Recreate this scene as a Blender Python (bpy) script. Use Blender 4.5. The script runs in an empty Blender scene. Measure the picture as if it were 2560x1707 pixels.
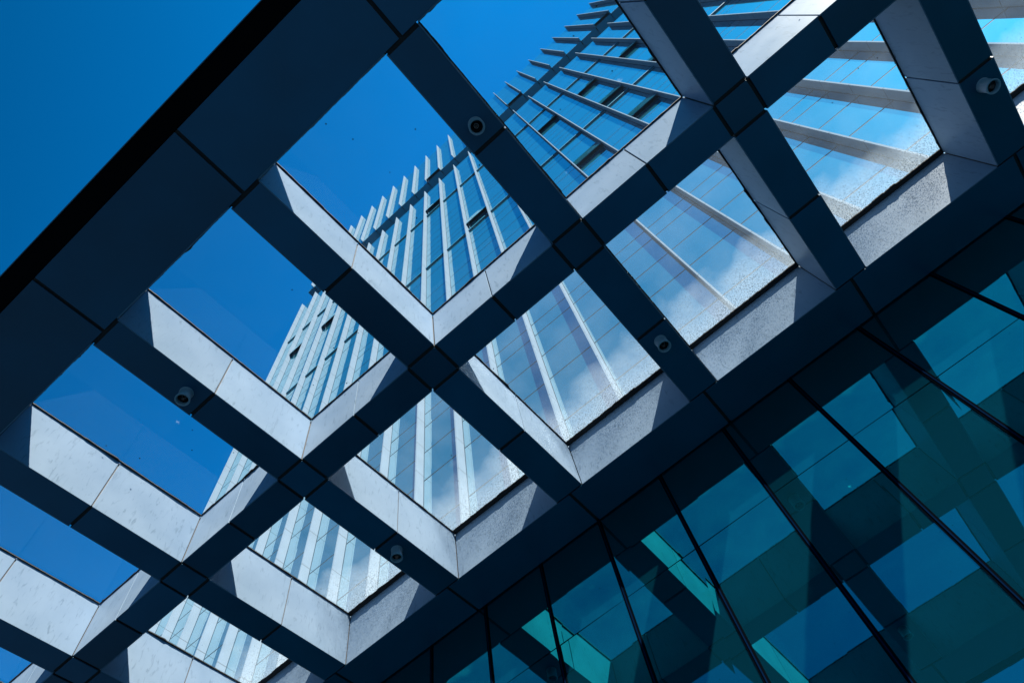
import bpy, math, random
from mathutils import Matrix, Vector

# ------------------------------------------------------------------ camera, sky, sun, exposure
scene = bpy.context.scene
col = scene.collection
# rows: image right, image down, view direction (in world axes)
RCAM = [[0.75379822, 0.64795657, -0.10927273], [-0.62926158, 0.66391037, -0.40404565], [-0.18925674, 0.37333002, 0.90818863]]
CAMPOS = (9.28956769, -3.57405148, -0.10821149)
cam_data = bpy.data.cameras.new("camera")
cam = bpy.data.objects.new("camera", cam_data)
col.objects.link(cam)
r, d, f = [Vector(v) for v in RCAM]
m3 = Matrix((r, -d, -f)).transposed()
cam.matrix_world = Matrix.Translation(CAMPOS) @ m3.to_4x4()
cam_data.sensor_width = 36.0
cam_data.lens = 24.1167
cam_data.clip_start = 0.05
cam_data.clip_end = 5000
scene.camera = cam

SUN_DIR = Vector((0.81, -0.64, 1.207)).normalized()
SUN_EL = math.asin(SUN_DIR.z)
SUN_ROT = math.atan2(SUN_DIR.x, SUN_DIR.y)

world = bpy.data.worlds.new("World")
scene.world = world
world.use_nodes = True
wn, wl = world.node_tree.nodes, world.node_tree.links
wn.clear()
def N(nodes, t, **k):
    n = nodes.new(t)
    for a, b in k.items():
        setattr(n, a, b)
    return n
sky = N(wn, 'ShaderNodeTexSky', sky_type='NISHITA', sun_disc=False)
sky.sun_elevation = SUN_EL
sky.sun_rotation = SUN_ROT
sky.air_density = 1.0
sky.dust_density = 0.6
sky.ozone_density = 4.0
tint = N(wn, 'ShaderNodeMix', data_type='RGBA', blend_type='MULTIPLY')
tint.inputs[0].default_value = 1.0
tint.inputs[7].default_value = (0.006, 0.87, 1.37, 1)
wl.new(sky.outputs[0], tint.inputs[6])
tc = N(wn, 'ShaderNodeTexCoord')
cn = N(wn, 'ShaderNodeTexNoise')
cn.inputs['Scale'].default_value = 2.3
cn.inputs['Detail'].default_value = 7.0
cn.inputs['Roughness'].default_value = 0.58
cn.inputs['Distortion'].default_value = 0.8
cmap = N(wn, 'ShaderNodeMapping')
cmap.inputs['Scale'].default_value = (1.6, 4.2, 3.0)
cmap.inputs['Rotation'].default_value = (0.2, 0.5, 0.9)
cmap.inputs['Location'].default_value = (3.1, 0.4, 1.7)
wl.new(tc.outputs['Generated'], cmap.inputs[0])
wl.new(cmap.outputs[0], cn.inputs['Vector'])
sep = N(wn, 'ShaderNodeSeparateXYZ')
wl.new(tc.outputs['Generated'], sep.inputs[0])
# deeper sky away from the sun
deep = N(wn, 'ShaderNodeMapRange')
deep.inputs[1].default_value = -0.50; deep.inputs[2].default_value = 0.05
deep.inputs[3].default_value = 0.54; deep.inputs[4].default_value = 1.22
dsum = N(wn, 'ShaderNodeMath', operation='MULTIPLY_ADD')
wl.new(sep.outputs[0], dsum.inputs[0]); dsum.inputs[1].default_value = 0.35; wl.new(sep.outputs[1], dsum.inputs[2])
wl.new(dsum.outputs[0], deep.inputs[0])
dm = N(wn, 'ShaderNodeVectorMath', operation='SCALE')
wl.new(tint.outputs[2], dm.inputs[0]); wl.new(deep.outputs[0], dm.inputs['Scale'])
# thin cloud, thicker low in the sky on the street side
low = N(wn, 'ShaderNodeMapRange')
low.inputs[1].default_value = 0.97; low.inputs[2].default_value = 0.70
low.inputs[3].default_value = 0.0; low.inputs[4].default_value = 0.26
wl.new(sep.outputs[2], low.inputs[0])
side = N(wn, 'ShaderNodeMapRange')
side.inputs[1].default_value = -0.25; side.inputs[2].default_value = 0.35
side.inputs[3].default_value = 0.0; side.inputs[4].default_value = 1.0
wl.new(sep.outputs[0], side.inputs[0])
cr = N(wn, 'ShaderNodeMapRange')
cr.inputs[1].default_value = 0.36; cr.inputs[2].default_value = 0.84
wl.new(cn.outputs[0], cr.inputs[0])
mul = N(wn, 'ShaderNodeMath', operation='MULTIPLY')
wl.new(cr.outputs[0], mul.inputs[0]); wl.new(low.outputs[0], mul.inputs[1])
mul2 = N(wn, 'ShaderNodeMath', operation='MULTIPLY')
wl.new(mul.outputs[0], mul2.inputs[0]); wl.new(side.outputs[0], mul2.inputs[1])
cloud = N(wn, 'ShaderNodeMix', data_type='RGBA')
wl.new(mul2.outputs[0], cloud.inputs[0])
wl.new(dm.outputs[0], cloud.inputs[6])
cloud.inputs[7].default_value = (2.0, 5.5, 8.0, 1)
bg = N(wn, 'ShaderNodeBackground')
bg.inputs['Strength'].default_value = 0.05
wl.new(cloud.outputs[2], bg.inputs[0])
wo = N(wn, 'ShaderNodeOutputWorld')
wl.new(bg.outputs[0], wo.inputs[0])

sun_data = bpy.data.lights.new("sun", 'SUN')
sun_data.energy = 5.0
sun_data.angle = math.radians(0.5)
sun_data.color = (1.0, 0.89, 0.77)
sun = bpy.data.objects.new("sun", sun_data)
col.objects.link(sun)
sun.rotation_euler = (-SUN_DIR).to_track_quat('-Z', 'Y').to_euler()
sun.location = (20, -20, 40)

scene.view_settings.view_transform = 'Standard'
scene.view_settings.look = 'None'
scene.view_settings.exposure = 1.55
scene.view_settings.gamma = 1.0
scene.render.engine = 'CYCLES'
scene.cycles.max_bounces = 14
scene.cycles.caustics_reflective = False
scene.cycles.transparent_max_bounces = 16
scene.cycles.glossy_bounces = 8
scene.cycles.sample_clamp_indirect = 4.0

random.seed(7)

# ------------------------------------------------------------------ helpers
class MB:
    def __init__(s):
        s.v = []; s.f = []; s.m = []
    def quad(s, a, b, c, d_, mi=0):
        i = len(s.v); s.v += [a, b, c, d_]; s.f.append((i, i+1, i+2, i+3)); s.m.append(mi)
    def box(s, x0, x1, y0, y1, z0, z1, mi=0):
        i = len(s.v)
        s.v += [(x0,y0,z0),(x1,y0,z0),(x1,y1,z0),(x0,y1,z0),(x0,y0,z1),(x1,y0,z1),(x1,y1,z1),(x0,y1,z1)]
        for q in ((0,3,2,1),(4,5,6,7),(0,1,5,4),(1,2,6,5),(2,3,7,6),(3,0,4,7)):
            s.f.append(tuple(i+k for k in q)); s.m.append(mi)
    def lathe(s, prof, cx, cy, n=40, mi=0, close=True):
        i = len(s.v)
        for (rr, z) in prof:
            for k in range(n):
                a = 2*math.pi*k/n
                s.v.append((cx+rr*math.cos(a), cy+rr*math.sin(a), z))
        for p in range(len(prof)-1):
            for k in range(n):
                k2 = (k+1) % n
                s.f.append((i+p*n+k, i+p*n+k2, i+(p+1)*n+k2, i+(p+1)*n+k)); s.m.append(mi)
    def build(s, name, mats, parent=None, smooth=False, bevel=0):
        me = bpy.data.meshes.new(name)
        me.from_pydata(s.v, [], s.f)
        if not isinstance(mats, (list, tuple)): mats = [mats]
        for m in mats: me.materials.append(m)
        for p, mi in zip(me.polygons, s.m):
            p.material_index = mi
            p.use_smooth = smooth
        me.update()
        o = bpy.data.objects.new(name, me)
        col.objects.link(o)
        if parent is not None: o.parent = parent
        if bevel:
            b = o.modifiers.new("edge", 'BEVEL'); b.width = bevel; b.segments = 2; b.limit_method = 'ANGLE'
        return o

def empty(name, label=None, cat=None, group=None, loc=(0,0,0), rx=0.0):
    o = bpy.data.objects.new(name, None); col.objects.link(o)
    o.location = loc; o.rotation_euler = (rx, 0, 0)
    if label: o['label'] = label
    if cat: o['category'] = cat
    if group: o['group'] = group
    return o

def mat(name):
    m = bpy.data.materials.new(name); m.use_nodes = True
    m.node_tree.nodes.clear()
    return m, m.node_tree.nodes, m.node_tree.links

def simple(name, colr, rough=0.5, metal=0.0, noise=0.0, nscale=3.0, spec=0.5):
    m, n, l = mat(name)
    p = N(n, 'ShaderNodeBsdfPrincipled')
    p.inputs['Base Color'].default_value = (*colr, 1)
    p.inputs['Roughness'].default_value = rough
    p.inputs['Metallic'].default_value = metal
    p.inputs['Specular IOR Level'].default_value = spec
    o = N(n, 'ShaderNodeOutputMaterial'); l.new(p.outputs[0], o.inputs[0])
    if noise:
        t = N(n, 'ShaderNodeTexCoord'); nz = N(n, 'ShaderNodeTexNoise')
        nz.inputs['Scale'].default_value = nscale; nz.inputs['Detail'].default_value = 6
        l.new(t.outputs['Object'], nz.inputs['Vector'])
        mx = N(n, 'ShaderNodeMix', data_type='RGBA')
        mx.inputs[6].default_value = (*[c*(1-noise) for c in colr], 1)
        mx.inputs[7].default_value = (*[min(1, c*(1+noise)) for c in colr], 1)
        l.new(nz.outputs[0], mx.inputs[0]); l.new(mx.outputs[2], p.inputs['Base Color'])
        oi = N(n, 'ShaderNodeObjectInfo'); vr_ = N(n, 'ShaderNodeMapRange'); vr_.inputs[3].default_value = 1-noise*0.8; vr_.inputs[4].default_value = 1+noise*0.8
        l.new(oi.outputs['Random'], vr_.inputs[0]); sc = N(n, 'ShaderNodeVectorMath', operation='SCALE'); l.new(mx.outputs[2], sc.inputs[0]); l.new(vr_.outputs[0], sc.inputs['Scale']); l.new(sc.outputs[0], p.inputs['Base Color'])
        rr = N(n, 'ShaderNodeMapRange'); rr.inputs[3].default_value = rough*0.75; rr.inputs[4].default_value = min(1, rough*1.3)
        l.new(nz.outputs[0], rr.inputs[0]); l.new(rr.outputs[0], p.inputs['Roughness'])
    return m

# ------------------------------------------------------------------ materials
def side_metal():
    """light aluminium cladding with smears, scratches and rain marks"""
    m, n, l = mat("light_cladding")
    t = N(n, 'ShaderNodeTexCoord')
    p = N(n, 'ShaderNodeBsdfPrincipled')
    o = N(n, 'ShaderNodeOutputMaterial'); l.new(p.outputs[0], o.inputs[0])
    big = N(n, 'ShaderNodeTexNoise'); big.inputs['Scale'].default_value = 1.3; big.inputs['Detail'].default_value = 5
    l.new(t.outputs['Object'], big.inputs['Vector'])
    mp = N(n, 'ShaderNodeMapping'); mp.inputs['Scale'].default_value = (9, 9, 2.2); mp.inputs['Rotation'].default_value = (0.5, 0.3, 0.2)
    l.new(t.outputs['Object'], mp.inputs[0])
    st = N(n, 'ShaderNodeTexNoise'); st.inputs['Scale'].default_value = 1.6; st.inputs['Detail'].default_value = 8; st.inputs['Distortion'].default_value = 1.2
    l.new(mp.outputs[0], st.inputs['Vector'])
    r1 = N(n, 'ShaderNodeMapRange'); r1.inputs[1].default_value = 0.57; r1.inputs[2].default_value = 0.74; r1.inputs[3].default_value = 0; r1.inputs[4].default_value = 0.48
    l.new(st.outputs[0], r1.inputs[0])
    c1 = N(n, 'ShaderNodeMix', data_type='RGBA')
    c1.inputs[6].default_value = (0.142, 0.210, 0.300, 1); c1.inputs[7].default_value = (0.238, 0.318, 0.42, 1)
    l.new(big.outputs[0], c1.inputs[0])
    c2 = N(n, 'ShaderNodeMix', data_type='RGBA'); c2.inputs[7].default_value = (0.07, 0.11, 0.15, 1)
    l.new(r1.outputs[0], c2.inputs[0]); l.new(c1.outputs[2], c2.inputs[6])
    # sparse dark specks
    vo = N(n, 'ShaderNodeTexVoronoi'); vo.inputs['Scale'].default_value = 4.0
    l.new(t.outputs['Object'], vo.inputs['Vector'])
    r2 = N(n, 'ShaderNodeMapRange'); r2.inputs[1].default_value = 0.035; r2.inputs[2].default_value = 0.02; r2.inputs[3].default_value = 0; r2.inputs[4].default_value = 0.6
    l.new(vo.outputs[0], r2.inputs[0])
    c3 = N(n, 'ShaderNodeMix', data_type='RGBA'); c3.inputs[7].default_value = (0.06, 0.10, 0.13, 1)
    l.new(r2.outputs[0], c3.inputs[0]); l.new(c2.outputs[2], c3.inputs[6])
    oi = N(n, 'ShaderNodeObjectInfo'); vr_ = N(n, 'ShaderNodeMapRange'); vr_.inputs[3].default_value = 0.92; vr_.inputs[4].default_value = 1.08
    l.new(oi.outputs['Random'], vr_.inputs[0]); sc = N(n, 'ShaderNodeVectorMath', operation='SCALE'); l.new(c3.outputs[2], sc.inputs[0]); l.new(vr_.outputs[0], sc.inputs['Scale']); l.new(sc.outputs[0], p.inputs['Base Color'])
    rr = N(n, 'ShaderNodeMapRange'); rr.inputs[3].default_value = 0.28; rr.inputs[4].default_value = 0.5
    l.new(big.outputs[0], rr.inputs[0]); l.new(rr.outputs[0], p.inputs['Roughness'])
    p.inputs['Specular IOR Level'].default_value = 0.04
    bp = N(n, 'ShaderNodeBump'); bp.inputs['Strength'].default_value = 0.10; bp.inputs['Distance'].default_value = 0.02
    b2 = N(n, 'ShaderNodeTexNoise'); b2.inputs['Scale'].default_value = 2.0; b2.inputs['Detail'].default_value = 2
    l.new(t.outputs['Object'], b2.inputs['Vector']); l.new(b2.outputs[0], bp.inputs['Height'])
    l.new(bp.outputs[0], p.inputs['Normal'])
    return m

def tower_glass(name, tintc, base, refl, joint_seed):
    m, n, l = mat(name)
    g = N(n, 'ShaderNodeBsdfGlossy'); g.inputs['Color'].default_value = (*tintc, 1); g.inputs['Roughness'].default_value = 0.0
    dfu = N(n, 'ShaderNodeBsdfDiffuse'); dfu.inputs['Color'].default_value = (*base, 1)
    lw = N(n, 'ShaderNodeLayerWeight'); lw.inputs['Blend'].default_value = 0.35
    mr = N(n, 'ShaderNodeMapRange'); mr.inputs[3].default_value = refl; mr.inputs[4].default_value = min(1, refl+0.25)
    l.new(lw.outputs['Fresnel'], mr.inputs[0])
    mx = N(n, 'ShaderNodeMixShader'); l.new(mr.outputs[0], mx.inputs[0]); l.new(dfu.outputs[0], mx.inputs[1]); l.new(g.outputs[0], mx.inputs[2])
    t = N(n, 'ShaderNodeTexCoord'); nz = N(n, 'ShaderNodeTexNoise'); nz.inputs['Scale'].default_value = 0.9; nz.inputs['Detail'].default_value = 1
    l.new(t.outputs['Object'], nz.inputs['Vector'])
    bp = N(n, 'ShaderNodeBump'); bp.inputs['Strength'].default_value = 0.03; bp.inputs['Distance'].default_value = 0.05
    l.new(nz.outputs[0], bp.inputs['Height']); l.new(bp.outputs[0], g.inputs['Normal'])
    o = N(n, 'ShaderNodeOutputMaterial'); l.new(mx.outputs[0], o.inputs[0])
    return m

def pane_glass(name, vedge, dirt, haze):
    """roof pane: clear, a little reflective, dust film, and grit piled towards the wall side (object Y = vedge)"""
    m, n, l = mat(name)
    t = N(n, 'ShaderNodeTexCoord')
    tr = N(n, 'ShaderNodeBsdfTransparent'); tr.inputs[0].default_value = (0.96, 0.99, 0.99, 1)
    gl = N(n, 'ShaderNodeBsdfGlossy'); gl.inputs['Roughness'].default_value = 0.0; gl.inputs[0].default_value = (0.8, 0.9, 1, 1)
    fr = N(n, 'ShaderNodeFresnel'); fr.inputs[0].default_value = 1.35
    ge = N(n, 'ShaderNodeNewGeometry'); inv = N(n, 'ShaderNodeMath', operation='SUBTRACT'); inv.inputs[0].default_value = 1.0; l.new(ge.outputs['Backfacing'], inv.inputs[1])
    fx = N(n, 'ShaderNodeMath', operation='MULTIPLY'); l.new(fr.outputs[0], fx.inputs[0]); l.new(inv.outputs[0], fx.inputs[1])
    m1 = N(n, 'ShaderNodeMixShader'); l.new(fx.outputs[0], m1.inputs[0]); l.new(tr.outputs[0], m1.inputs[1]); l.new(gl.outputs[0], m1.inputs[2])
    tl = N(n, 'ShaderNodeBsdfTranslucent'); tl.inputs[0].default_value = (0.44, 0.54, 0.62, 1)
    nz = N(n, 'ShaderNodeTexNoise'); nz.inputs['Scale'].default_value = 1.6; nz.inputs['Detail'].default_value = 7
    l.new(t.outputs['Object'], nz.inputs['Vector'])
    sp = N(n, 'ShaderNodeSeparateXYZ'); l.new(t.outputs['Object'], sp.inputs[0])
    # distance from the wall-side edge, wobbled by noise
    e = N(n, 'ShaderNodeMath', operation='SUBTRACT'); e.inputs[0].default_value = vedge; l.new(sp.outputs[1], e.inputs[1])
    wob = N(n, 'ShaderNodeMath', operation='MULTIPLY_ADD'); l.new(nz.outputs[0], wob.inputs[0]); wob.inputs[1].default_value = 1.5; l.new(e.outputs[0], wob.inputs[2])
    gr = N(n, 'ShaderNodeMapRange'); gr.inputs[1].default_value = 1.85; gr.inputs[2].default_value = 0.85; gr.inputs[3].default_value = 0; gr.inputs[4].default_value = dirt
    l.new(wob.outputs[0], gr.inputs[0])
    film = N(n, 'ShaderNodeMath', operation='MULTIPLY_ADD'); l.new(gr.outputs[0], film.inputs[0]); film.inputs[1].default_value = 0.19
    hz = N(n, 'ShaderNodeMath', operation='MULTIPLY'); l.new(nz.outputs[0], hz.inputs[0]); hz.inputs[1].default_value = haze
    l.new(hz.outputs[0], film.inputs[2])
    # white droppings
    vo = N(n, 'ShaderNodeTexVoronoi'); vo.inputs['Scale'].default_value = 1.15; l.new(t.outputs['Object'], vo.inputs['Vector'])
    nz3 = N(n, 'ShaderNodeTexNoise'); nz3.inputs['Scale'].default_value = 26; nz3.inputs['Detail'].default_value = 3; l.new(t.outputs['Object'], nz3.inputs['Vector'])
    va = N(n, 'ShaderNodeMath', operation='MULTIPLY_ADD'); l.new(nz3.outputs[0], va.inputs[0]); va.inputs[1].default_value = 0.16; l.new(vo.outputs[0], va.inputs[2])
    vr = N(n, 'ShaderNodeMapRange'); vr.inputs[1].default_value = 0.125; vr.inputs[2].default_value = 0.085; vr.inputs[3].default_value = 0; vr.inputs[4].default_value = 0.45*min(1, dirt+0.2)
    l.new(va.outputs[0], vr.inputs[0])
    fm = N(n, 'ShaderNodeMath', operation='MAXIMUM'); l.new(film.outputs[0], fm.inputs[0]); l.new(vr.outputs[0], fm.inputs[1])
    m2 = N(n, 'ShaderNodeMixShader'); l.new(fm.outputs[0], m2.inputs[0]); l.new(m1.outputs[0], m2.inputs[1]); l.new(tl.outputs[0], m2.inputs[2])
    # dark grit
    g1 = N(n, 'ShaderNodeTexNoise'); g1.inputs['Scale'].default_value = 62; g1.inputs['Detail'].default_value = 2; g1.inputs['Roughness'].default_value = 0.6
    l.new(t.outputs['Object'], g1.inputs['Vector'])
    th = N(n, 'ShaderNodeMath', operation='MULTIPLY_ADD'); l.new(gr.outputs[0], th.inputs[0]); th.inputs[1].default_value = 0.127; l.new(g1.outputs[0], th.inputs[2])
    gm = N(n, 'ShaderNodeMapRange'); gm.inputs[1].default_value = 0.66; gm.inputs[2].default_value = 0.73; gm.inputs[3].default_value = 0; gm.inputs[4].default_value = 0.65
    l.new(th.outputs[0], gm.inputs[0])
    dk = N(n, 'ShaderNodeBsdfDiffuse'); dk.inputs[0].default_value = (0.03, 0.05, 0.06, 1)
    m3_ = N(n, 'ShaderNodeMixShader'); gmm = N(n, 'ShaderNodeMath', operation='MULTIPLY'); gq = N(n, 'ShaderNodeMath', operation='MULTIPLY'); gq.use_clamp = True; l.new(gr.outputs[0], gq.inputs[0]); gq.inputs[1].default_value = 8.0
    l.new(gm.outputs[0], gmm.inputs[0]); l.new(gq.outputs[0], gmm.inputs[1]); 
    v2 = N(n, 'ShaderNodeTexVoronoi'); v2.inputs['Scale'].default_value = 2.6; l.new(t.outputs['Object'], v2.inputs['Vector'])
    v3 = N(n, 'ShaderNodeMapRange'); v3.inputs[1].default_value = 0.040; v3.inputs[2].default_value = 0.026; v3.inputs[3].default_value = 0; v3.inputs[4].default_value = 0.85
    l.new(v2.outputs[0], v3.inputs[0])
    mxx = N(n, 'ShaderNodeMath', operation='MAXIMUM'); l.new(gmm.outputs[0], mxx.inputs[0]); l.new(v3.outputs[0], mxx.inputs[1]); l.new(mxx.outputs[0], m3_.inputs[0]); l.new(m2.outputs[0], m3_.inputs[1]); l.new(dk.outputs[0], m3_.inputs[2])
    o = N(n, 'ShaderNodeOutputMaterial'); l.new(m3_.outputs[0], o.inputs[0])
    return m

def fin_mat(name, colr):
    """white fin skin with a butt joint every 1.44 m of height"""
    m, n, l = mat(name)
    t = N(n, 'ShaderNodeTexCoord'); sp = N(n, 'ShaderNodeSeparateXYZ'); l.new(t.outputs['Object'], sp.inputs[0])
    dv = N(n, 'ShaderNodeMath', operation='DIVIDE'); l.new(sp.outputs[2], dv.inputs[0]); dv.inputs[1].default_value = 1.44
    fr = N(n, 'ShaderNodeMath', operation='FRACT'); l.new(dv.outputs[0], fr.inputs[0])
    lt = N(n, 'ShaderNodeMath', operation='LESS_THAN'); l.new(fr.outputs[0], lt.inputs[0]); lt.inputs[1].default_value = 0.022
    nz = N(n, 'ShaderNodeTexNoise'); nz.inputs['Scale'].default_value = 2.2; nz.inputs['Detail'].default_value = 8; l.new(t.outputs['Object'], nz.inputs['Vector'])
    c0 = N(n, 'ShaderNodeMix', data_type='RGBA'); c0.inputs[6].default_value = (*[c*0.86 for c in colr], 1); c0.inputs[7].default_value = (*[min(1, c*1.08) for c in colr], 1)
    l.new(nz.outputs[0], c0.inputs[0])
    mx = N(n, 'ShaderNodeMix', data_type='RGBA'); mx.inputs[7].default_value = (0.12, 0.16, 0.2, 1)
    l.new(lt.outputs[0], mx.inputs[0]); l.new(c0.outputs[2], mx.inputs[6])
    p = N(n, 'ShaderNodeBsdfPrincipled'); p.inputs['Roughness'].default_value = 0.6; p.inputs['Specular IOR Level'].default_value = 0.0
    l.new(mx.outputs[2], p.inputs['Base Color'])
    o = N(n, 'ShaderNodeOutputMaterial'); l.new(p.outputs[0], o.inputs[0])
    return m

M_side = side_metal()
M_soffit = simple("shaded_soffit_cladding", (0.014, 0.105, 0.20), 0.36, 0.0, 0.34, 0.8, spec=0.35)  # same light cladding as the sides, shade of the underside put into the colour
M_core = simple("black_backing", (0.012, 0.015, 0.018), 0.8)
M_seal = simple("grey_sealant", (0.10, 0.10, 0.105), 0.7)
M_black = simple("black_fascia", (0.001, 0.0018, 0.003), 0.8, spec=0.05)
M_gasket = simple("black_rubber", (0.006, 0.007, 0.009), 0.75)
M_fin = fin_mat("white_fin", (0.205, 0.285, 0.375))
M_glassA = tower_glass("tower_glazing", (0.80, 0.94, 1.0), (0.018, 0.165, 0.25), 0.62, 1)
M_glassB = tower_glass("wall_glazing", (0.015, 0.60, 0.64), (0.001, 0.029, 0.048), 0.45, 2)
M_joint = simple("glazing_joint", (0.004, 0.03, 0.06), 0.7, spec=0.1)
M_dark = simple("dark_blue_metal", (0.02, 0.17, 0.28), 0.5, spec=0.2)
M_vent = simple("vent_underside", (0.02, 0.18, 0.28), 0.4, spec=0.2)
M_trim = simple("pale_trim", (0.25, 0.3, 0.34), 0.4)
M_mull = simple("black_mullion", (0.002, 0.003, 0.005), 0.8, spec=0.0)
M_cap = simple("steel_cap", (0.0015, 0.010, 0.035), 0.7, spec=0.0)
M_lamp = simple("grey_lamp_enamel", (0.42, 0.48, 0.56), 0.4, 0.0, 0.08, 8)
M_lens = simple("lamp_lens", (0.01, 0.014, 0.018), 0.12)
M_refl = simple("lamp_reflector", (0.12, 0.14, 0.15), 0.25, 0.8)
M_pane1 = pane_glass("roof_glass_clean", 0.0, 0.0, 0.002)
M_pane2 = pane_glass("roof_glass_dirty", 3.84, 1.0, 0.05)

# ------------------------------------------------------------------ ground
g = MB(); g.box(-1500, 1500, -1500, 1500, -1.9, -1.7)
ground = g.build("ground", simple("paving", (0.008, 0.028, 0.048), 0.8, 0, 0.3, 0.4))
ground['kind'] = 'structure'

# ------------------------------------------------------------------ canopy (built in its own slightly tilted frame)
AL = 0.0302678
H, D, W = 9.80266, 1.22637, 0.29126
V = [-4.6163, -3.4885, 0.0, 0.57638, 3.84336, 4.72]
BAY = 3.0
J0, J1 = -3, 6
MID = (-1.757, 2.230)
T = 0.02          # panel thickness
G = 0.029         # half joint
UA, UB = J0*BAY - 1.7, J1*BAY + 1.7
canopy = empty("canopy", "grid canopy of light metal clad beams with glass roof panes in front of the tower",
               "canopy", rx=AL)

def plate(parent, name, x0, x1, y0, y1, z0, z1, m, bev=0.003):
    b = MB(); b.box(x0, x1, y0, y1, z0, z1)
    return b.build(name, m, parent, bevel=bev)

def beam_core(name, x0, x1, y0, y1, z0=None, z1=None, m=None):
    z1 = z1 or H+D-0.004
    b = MB(); b.box(x0, x1, y0, y1, z0 or H+0.035, z1)
    b.m = [0, 1, 1, 1, 1, 1]
    return b.build(name, [M_core, m or M_seal], canopy)

TOP = H + D - 0.006
# outer edge beam
edge = beam_core("edge_beam", UA, UB, V[0]+0.004, V[1]-T)
fasc = plate(edge, "fascia", UA, UB, -4.917, V[0]-0.006, H+0.03, H+D, M_black, 0)
plate(edge, 'drip_trim', UA, UB, -4.930, -4.919, H+0.01, H+D, M_side, 0)
us = [UA] + [j*BAY for j in range(J0, J1+1)] + [UB]
for a, b_ in zip(us[:-1], us[1:]):
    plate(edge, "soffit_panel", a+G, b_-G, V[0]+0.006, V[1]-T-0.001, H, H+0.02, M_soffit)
for j in range(J0-1, J1+1):
    a, b_ = j*BAY+W, (j+1)*BAY-W
    if a < UA: a = UA
    if b_ > UB: b_ = UB
    plate(edge, "side_panel", a+0.008, b_-0.008, V[1]-T, V[1], H, TOP, M_side)
# middle beam
midb = beam_core("middle_beam", UA, UB, V[2]+T+0.001, V[3]-T-0.001)
for j in range(J0, J1+1):
    c = j*BAY
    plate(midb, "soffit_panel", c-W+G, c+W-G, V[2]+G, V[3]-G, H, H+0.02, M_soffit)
for j in range(J0-1, J1+1):
    a, b_ = j*BAY+W, (j+1)*BAY-W
    h = (a+b_)/2
    for p0, p1 in ((max(a, UA), h), (h, min(b_, UB))):
        if p1-p0 < 0.1: continue
        l0 = G if p0 == a else (G if p0 == h else 0)
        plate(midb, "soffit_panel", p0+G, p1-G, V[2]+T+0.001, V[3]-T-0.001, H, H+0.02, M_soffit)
        e0 = 0.012
        plate(midb, "side_panel", p0+e0, p1-e0, V[2], V[2]+T, H, TOP, M_side)
        plate(midb, "side_panel", p0+e0, p1-e0, V[3]-T, V[3], H, TOP, M_side)
# wall beam
wallb = beam_core("wall_beam", UA, UB, V[4]+T, V[5]-0.004)
for a, b_ in zip(us[:-1], us[1:]):
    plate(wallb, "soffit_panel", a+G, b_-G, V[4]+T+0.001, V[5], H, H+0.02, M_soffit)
for j in range(J0-1, J1+1):
    a, b_ = max(UA, j*BAY+W), min(UB, (j+1)*BAY-W)
    plate(wallb, "side_panel", a+0.008, b_-0.008, V[4], V[4]+T, H, TOP, M_side)
# cross beams, two rows
for j in range(J0, J1+1):
    c = j*BAY
    for (va, vb, vm) in ((V[1], V[2], MID[0]), (V[3], V[4], MID[1])):
        cb = beam_core("cross_beam", c-W+T, c+W-T, va-(T if va == V[1] else 0.02), vb+T)
        for k, (p0, p1) in enumerate(((va, vm), (vm, vb))):
            s0 = p0 + (G if (k == 1 or va == V[3]) else G+0.012)
            s1 = p1 - (G if not (k == 1 and vb == V[4]) else 0.012)
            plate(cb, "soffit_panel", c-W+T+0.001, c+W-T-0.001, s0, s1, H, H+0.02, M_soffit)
            q0 = p0 + 0.013; q1 = p1 - 0.013
            plate(cb, "side_panel", c-W, c-W+T, q0, q1, H, TOP, M_side)
            plate(cb, "side_panel", c+W-T, c+W, q0, q1, H, TOP, M_side)
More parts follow.
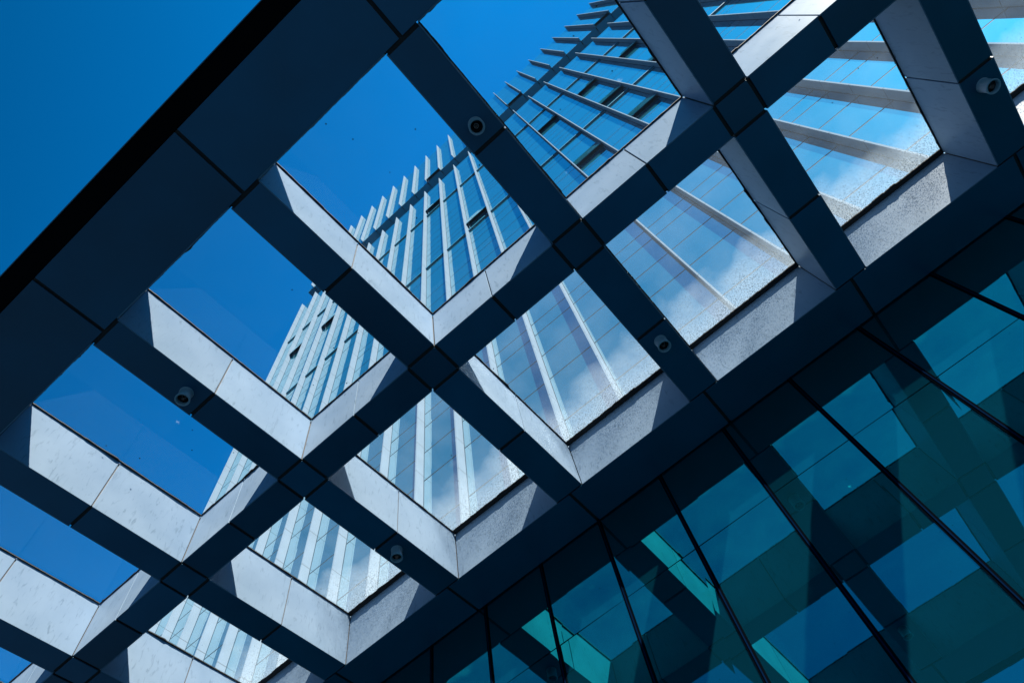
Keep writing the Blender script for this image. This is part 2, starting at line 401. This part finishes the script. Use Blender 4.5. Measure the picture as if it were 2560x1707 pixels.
# glass panes and gaskets over the wells
for row, (va, vb) in enumerate(((V[1], V[2]), (V[3], V[4]))):
    for j in range(J0-1, J1+1):
        a, b_ = max(UA, j*BAY+W), min(UB, (j+1)*BAY-W)
        if b_-a < 0.5: continue
        p = MB(); p.box(a-0.05, b_+0.05, va-0.05, vb+0.05, H+D+0.012, H+D+0.024)
        pane = p.build("glass_pane", M_pane1 if row == 0 else M_pane2, canopy)
        # gasket: straight outer loop, ragged inner loop
        gk = MB(); n = 70
        outer = []; inner = []
        wall_w = 0.10 if row else 0.02
        corners = [(a, va), (b_, va), (b_, vb), (a, vb)]
        wid = [0.010, 0.022, wall_w, 0.022]
        nxt = None
        bl = 0.0
        for e in range(4):
            (x0, y0), (x1, y1) = corners[e], corners[(e+1) % 4]
            wp, wc, wn_ = wid[(e-1) % 4], wid[e], wid[(e+1) % 4]
            ex, ey = (x1-x0), (y1-y0); L = math.hypot(ex, ey); ex /= L; ey /= L
            nx, ny = -ey, ex
            for i in range(n):
                s = i/n
                bl = 0.86*bl + random.gauss(0, 0.0035 if wc > 0.05 else 0.0016)
                if random.random() < 0.02: bl += random.uniform(0.004, 0.02)
                jit = abs(bl) + random.uniform(0, 0.003)
                along = wp + s*(L-wp-wn_)
                outer.append((x0+ex*s*L, y0+ey*s*L))
                w_ = wc + (jit if 2 < i < n-2 else 0.004)
                inner.append((x0+ex*along+nx*w_, y0+ey*along+ny*w_))
        N_ = len(outer)
        z0, z1 = H+D-0.010, H+D+0.011
        base = len(gk.v)
        for z in (z0, z1):
            gk.v += [(x, y, z) for x, y in outer]; gk.v += [(x, y, z) for x, y in inner]
        for i in range(N_):
            k = (i+1) % N_
            gk.f.append((i, N_+i, N_+k, k)); gk.m.append(0)
            gk.f.append((2*N_+i, 2*N_+k, 3*N_+k, 3*N_+i)); gk.m.append(0)
            gk.f.append((N_+i, 3*N_+i, 3*N_+k, N_+k)); gk.m.append(0)
            gk.f.append((i, k, 2*N_+k, 2*N_+i)); gk.m.append(0)
        gk.build("gasket", M_gasket, pane)

CR = Matrix.Rotation(AL, 4, 'X')
def cw(u, v, n): return CR @ Vector((u, v, n))

# ------------------------------------------------------------------ downlights
def downlight(u, v, label):
    p = cw(u, v, H)
    t = empty("downlight", label, "downlight", "downlights under the canopy beams", p, AL)
    h = 0.21
    b = MB(); b.lathe([(0.0, -0.001), (0.100, -0.001), (0.100, -h+0.02), (0.110, -h+0.018), (0.112, -h), (0.104, -h-0.004), (0.102, -h), (0.097, -h+0.002), (0.094, -h-0.002), (0.088, -h), (0.086, -h+0.03), (0.084, -0.05), (0.0, -0.05)], 0, 0, 48)
    b.build("housing", M_lamp, t, smooth=True).modifiers.new("es", 'EDGE_SPLIT').split_angle = math.radians(35)
    r_ = MB(); r_.lathe([(0.083, -h+0.06), (0.036, -0.075), (0.0, -0.075)], 0, 0, 40)
    r_.build("lens", M_lens, t, smooth=True)
    q_ = MB(); q_.lathe([(0.040, -0.115), (0.036, -0.12), (0.027, -0.12), (0.024, -0.110), (0.024, -0.08), (0.040, -0.08), (0.040, -0.115)], 0, 0, 36)
    q_.build("reflector_ring", M_refl, t, smooth=True)
    s_ = MB(); s_.lathe([(0.108, -0.001), (0.108, -0.008), (0.1005, -0.010)], 0, 0, 40)
    s_.build("mounting_ring", M_lamp, t, smooth=True)
    return t
downlight(9.0, -2.055, "downlight seen almost straight from below, on the beam beside the top of the tower")
downlight(3.0, -2.055, "leftmost downlight, on the beam crossing the open blue sky at the left")
downlight(9.0, 2.51, "downlight beside two speckled dirty panes, just right of the middle")
downlight(3.0, 2.51, "lowest downlight, on the beam above the dark glass wall at the bottom")
downlight(15.0, 2.51, "downlight almost lost in deep shade at the far right edge")

# loose wire hanging from a pane edge
wc = bpy.data.curves.new("loose_wire", 'CURVE'); wc.dimensions = '3D'; wc.bevel_depth = 0.003; wc.bevel_resolution = 1
pts = [(0, 0, 0), (-0.03, 0.06, -0.03), (-0.06, 0.10, -0.10), (-0.04, 0.19, -0.14), (-0.12, 0.20, -0.16), (-0.10, 0.13, -0.15), (-0.03, 0.14, -0.12), (0.0, 0.10, -0.05)]
sp = wc.splines.new('NURBS'); sp.points.add(len(pts)-1); sp.use_endpoint_u = True; sp.order_u = 4
p0 = cw(14.69, 1.66, H+D-0.02)
for q_, pt in zip(sp.points, pts): q_.co = (*pt, 1)
wo_ = bpy.data.objects.new("loose_wire", wc); col.objects.link(wo_); wo_.location = p0
wc.materials.append(M_gasket)
dg = bpy.context.evaluated_depsgraph_get(); dg.update()
wm = bpy.data.meshes.new_from_object(wo_.evaluated_get(dg))
bpy.data.objects.remove(wo_)
wire = bpy.data.objects.new("loose_wire", wm); col.objects.link(wire); wire.location = p0
wire['label'] = "thin black wire end dangling in a loop from the right edge of a canopy pane"; wire['category'] = "wire"

# ------------------------------------------------------------------ glass wall under the canopy
YW = 4.45
wall = empty("glass_wall", "dark teal mirror glass wall with black mullions below the canopy", "glass wall", loc=(0, YW, -1.7))
MU = [3.16 + 1.418*i for i in range(-8, 15)]
core = MB(); core.box(MU[0]-1, MU[-1]+1, 0.30, 0.6, 0, 12.9)
core.build("backing", M_core, wall)
for i in range(len(MU)-1):
    a, b_ = MU[i]+0.028, MU[i+1]-0.028
    t_ = [random.gauss(0, 0.005) for _ in range(4)]
    g = MB()
    z0, z1 = 0.0, 12.9
    zs = [z0, 9.72, z1]
    for k in range(2):
        za, zb = zs[k]+0.008, zs[k+1]-0.008
        ta, tb = t_[2*k % 4], t_[(2*k+1) % 4]
        g.quad((a, 0.0+ta, za), (b_, 0.0-ta, za), (b_, 0.0-tb, zb), (a, 0.0+tb, zb))
    g.build("glass_panel", M_glassB, wall)
for x in MU:
    m_ = MB(); m_.box(x-0.038, x+0.038, -0.012, 0.06, 0, 12.88)
    mm = m_.build("mullion", M_mull, wall)
    c_ = MB(); c_.box(x-0.008, x+0.008, -0.024, -0.0125, 0, 12.88)
    c_.build("cap_strip", M_cap, mm)

# ------------------------------------------------------------------ tower
YG = 4.40
tower = empty("office_tower", "tall blue glass office tower with white vertical fins, seen through the canopy panes",
              "tower", loc=(0, YG, 0))
K0, K1 = -8, 22
XL, XR = -12.03, 34.5
ZB, ZP, ZS, ZT = 11.28, 53.45, 57.85, 70.2
PER = 5.76
cls = (12.70, 13.50, 15.64, 17.03)
b = MB()
b.box(XL, XR, 0.30, 16, 11.5, ZP-0.1)
b.box(XL+1.5, XR, 1.9, 16, ZP-0.1, ZS+0.02)
b.box(XL-0.7, XR, 0.30, 16, ZS+0.15, ZT-0.2)
b.build("core", M_dark, tower)
def strips(name, x0, x1, z0, z1, zj):
    """one bay of glazing: panes split by narrow joints, each pane a hair out of true"""
    g = MB()
    zz = [z0] + sorted(z for z in zj if z0+0.2 < z < z1-0.2) + [z1]
    for a, b_ in zip(zz[:-1], zz[1:]):
        t1 = random.gauss(0, 0.0016); t2 = random.gauss(0, 0.0016)
        lo = a + (0.026 if a != z0 else 0); hi = b_ - (0.026 if b_ != z1 else 0)
        g.quad((x0, t1, lo), (x1, -t1, lo), (x1, t2, hi), (x0, -t2, hi), 0)
    for z in zz[1:-1]:
        g.box(x0, x1, 0.006, 0.05, z-0.03, z+0.03, 1)
    g.box(x0, x1, 0.10, 0.14, z0, z1, 1)
    g.build(name, [M_glassA, M_joint], tower)
for k in range(K0, K1+1):
    x0 = 1.5*k+0.022; x1 = 1.5*(k+1)-0.022
    zj = []
    for n_ in range(0, 8):
        for ci, c in enumerate(cls):
            z = c + n_*PER
            if n_ >= 2 and ci in (1,) and random.random() < 0.35: continue
            zj.append(z)
        if n_ >= 3 and random.random() < 0.45: zj.append(14.5+n_*PER + random.choice((0, 0.3)))
        if n_ >= 3 and random.random() < 0.30: zj.append(16.3+n_*PER)
    strips("glazing_strip", x0, x1, ZB, ZP, zj)
for k in range(K0-1, K1+1):
    x0 = 1.5*k+0.022; x1 = 1.5*(k+1)-0.022
    if k == K0-1: x0 = XL-0.7
    zj = [59.6, 61.7, 63.1, 64.0, 65.4, 67.5, 68.9]
    zj = [z for z in zj if random.random() < 0.8]
    strips("glazing_strip", x0, x1, ZS, ZT, zj)
    s = MB(); s.box(x0+0.01, x1-0.01, 0.005, 1.9, ZS-0.06, ZS-0.001); s.build("recess_soffit", M_dark, tower)
def fin(z0, z1, x):
    g = MB()
    g.box(x-0.018, x+0.018, -0.265, 0.02, z0, z1, 0)           # blade
    g.box(x-0.022, x+0.022, -0.307, -0.262, z0-0.0, z1+0.0, 0)  # nose
    g.box(x-0.034, x-0.019, -0.010, 0.01, z0, z1, 1); g.box(x+0.019, x+0.034, -0.010, 0.01, z0, z1, 1)
    return g
for k in range(K0, K1+1):
    fin(ZB+0.1, 53.14, 1.5*k).build("fin", [M_fin, M_joint], tower)
    fin(ZS-0.05, 70.5, 1.5*k).build("fin", [M_fin, M_joint], tower)
# shade ledges in the bays
for zl in (34.32, 45.80):
    for k in range(K0, K1):
        x0 = 1.5*k+0.03; x1 = 1.5*(k+1)-0.03
        g = MB(); g.box(x0, x1, -0.075, -0.006, zl, zl+0.10, 0); g.box(x0, x1, -0.012, -0.002, zl-0.03, zl-0.002, 1)
        g.build("ledge", [M_dark, M_trim], tower)
# top hung vents standing open
for (k, zt) in ((1, 48.06), (3, 36.54), (7, 42.3), (9, 42.5), (9, 36.54), (9, 30.78), (11, 42.5), (11, 36.2), (7, 30.78), (-5, 42.3), (-7, 42.6),
                (1, 59.4), (7, 59.4), (13, 59.4), (12, 48.06), (5, 48.06)):
    if (k, zt) in ((12, 48.06), (5, 48.06)): continue
    x0 = 1.5*k+0.05; x1 = 1.5*(k+1)-0.05
    hgt, out = 1.25, 0.17
    v_ = empty("vent_window"); v_.parent = tower
    g = MB(); a, b_ = (-0.012, zt), (-out, zt-hgt)
    th = 0.035
    g.v = [(x0, a[0], a[1]), (x1, a[0], a[1]), (x1, b_[0], b_[1]), (x0, b_[0], b_[1]),
           (x0, a[0]-0.0-0.03, a[1]+0.0), (x1, a[0]-0.03, a[1]), (x1, b_[0]-th, b_[1]), (x0, b_[0]-th, b_[1])]
    g.f = [(0, 1, 2, 3), (7, 6, 5, 4), (0, 4, 5, 1), (3, 2, 6, 7), (0, 3, 7, 4), (1, 5, 6, 2)]; g.m = [0, 1, 0, 0, 0, 0]
    g.build("sash", [M_vent, M_glassA], v_)
    g = MB(); g.box(x0, x1, -0.010, -0.003, zt-hgt, zt, 0); g.build("opening", M_dark, v_)
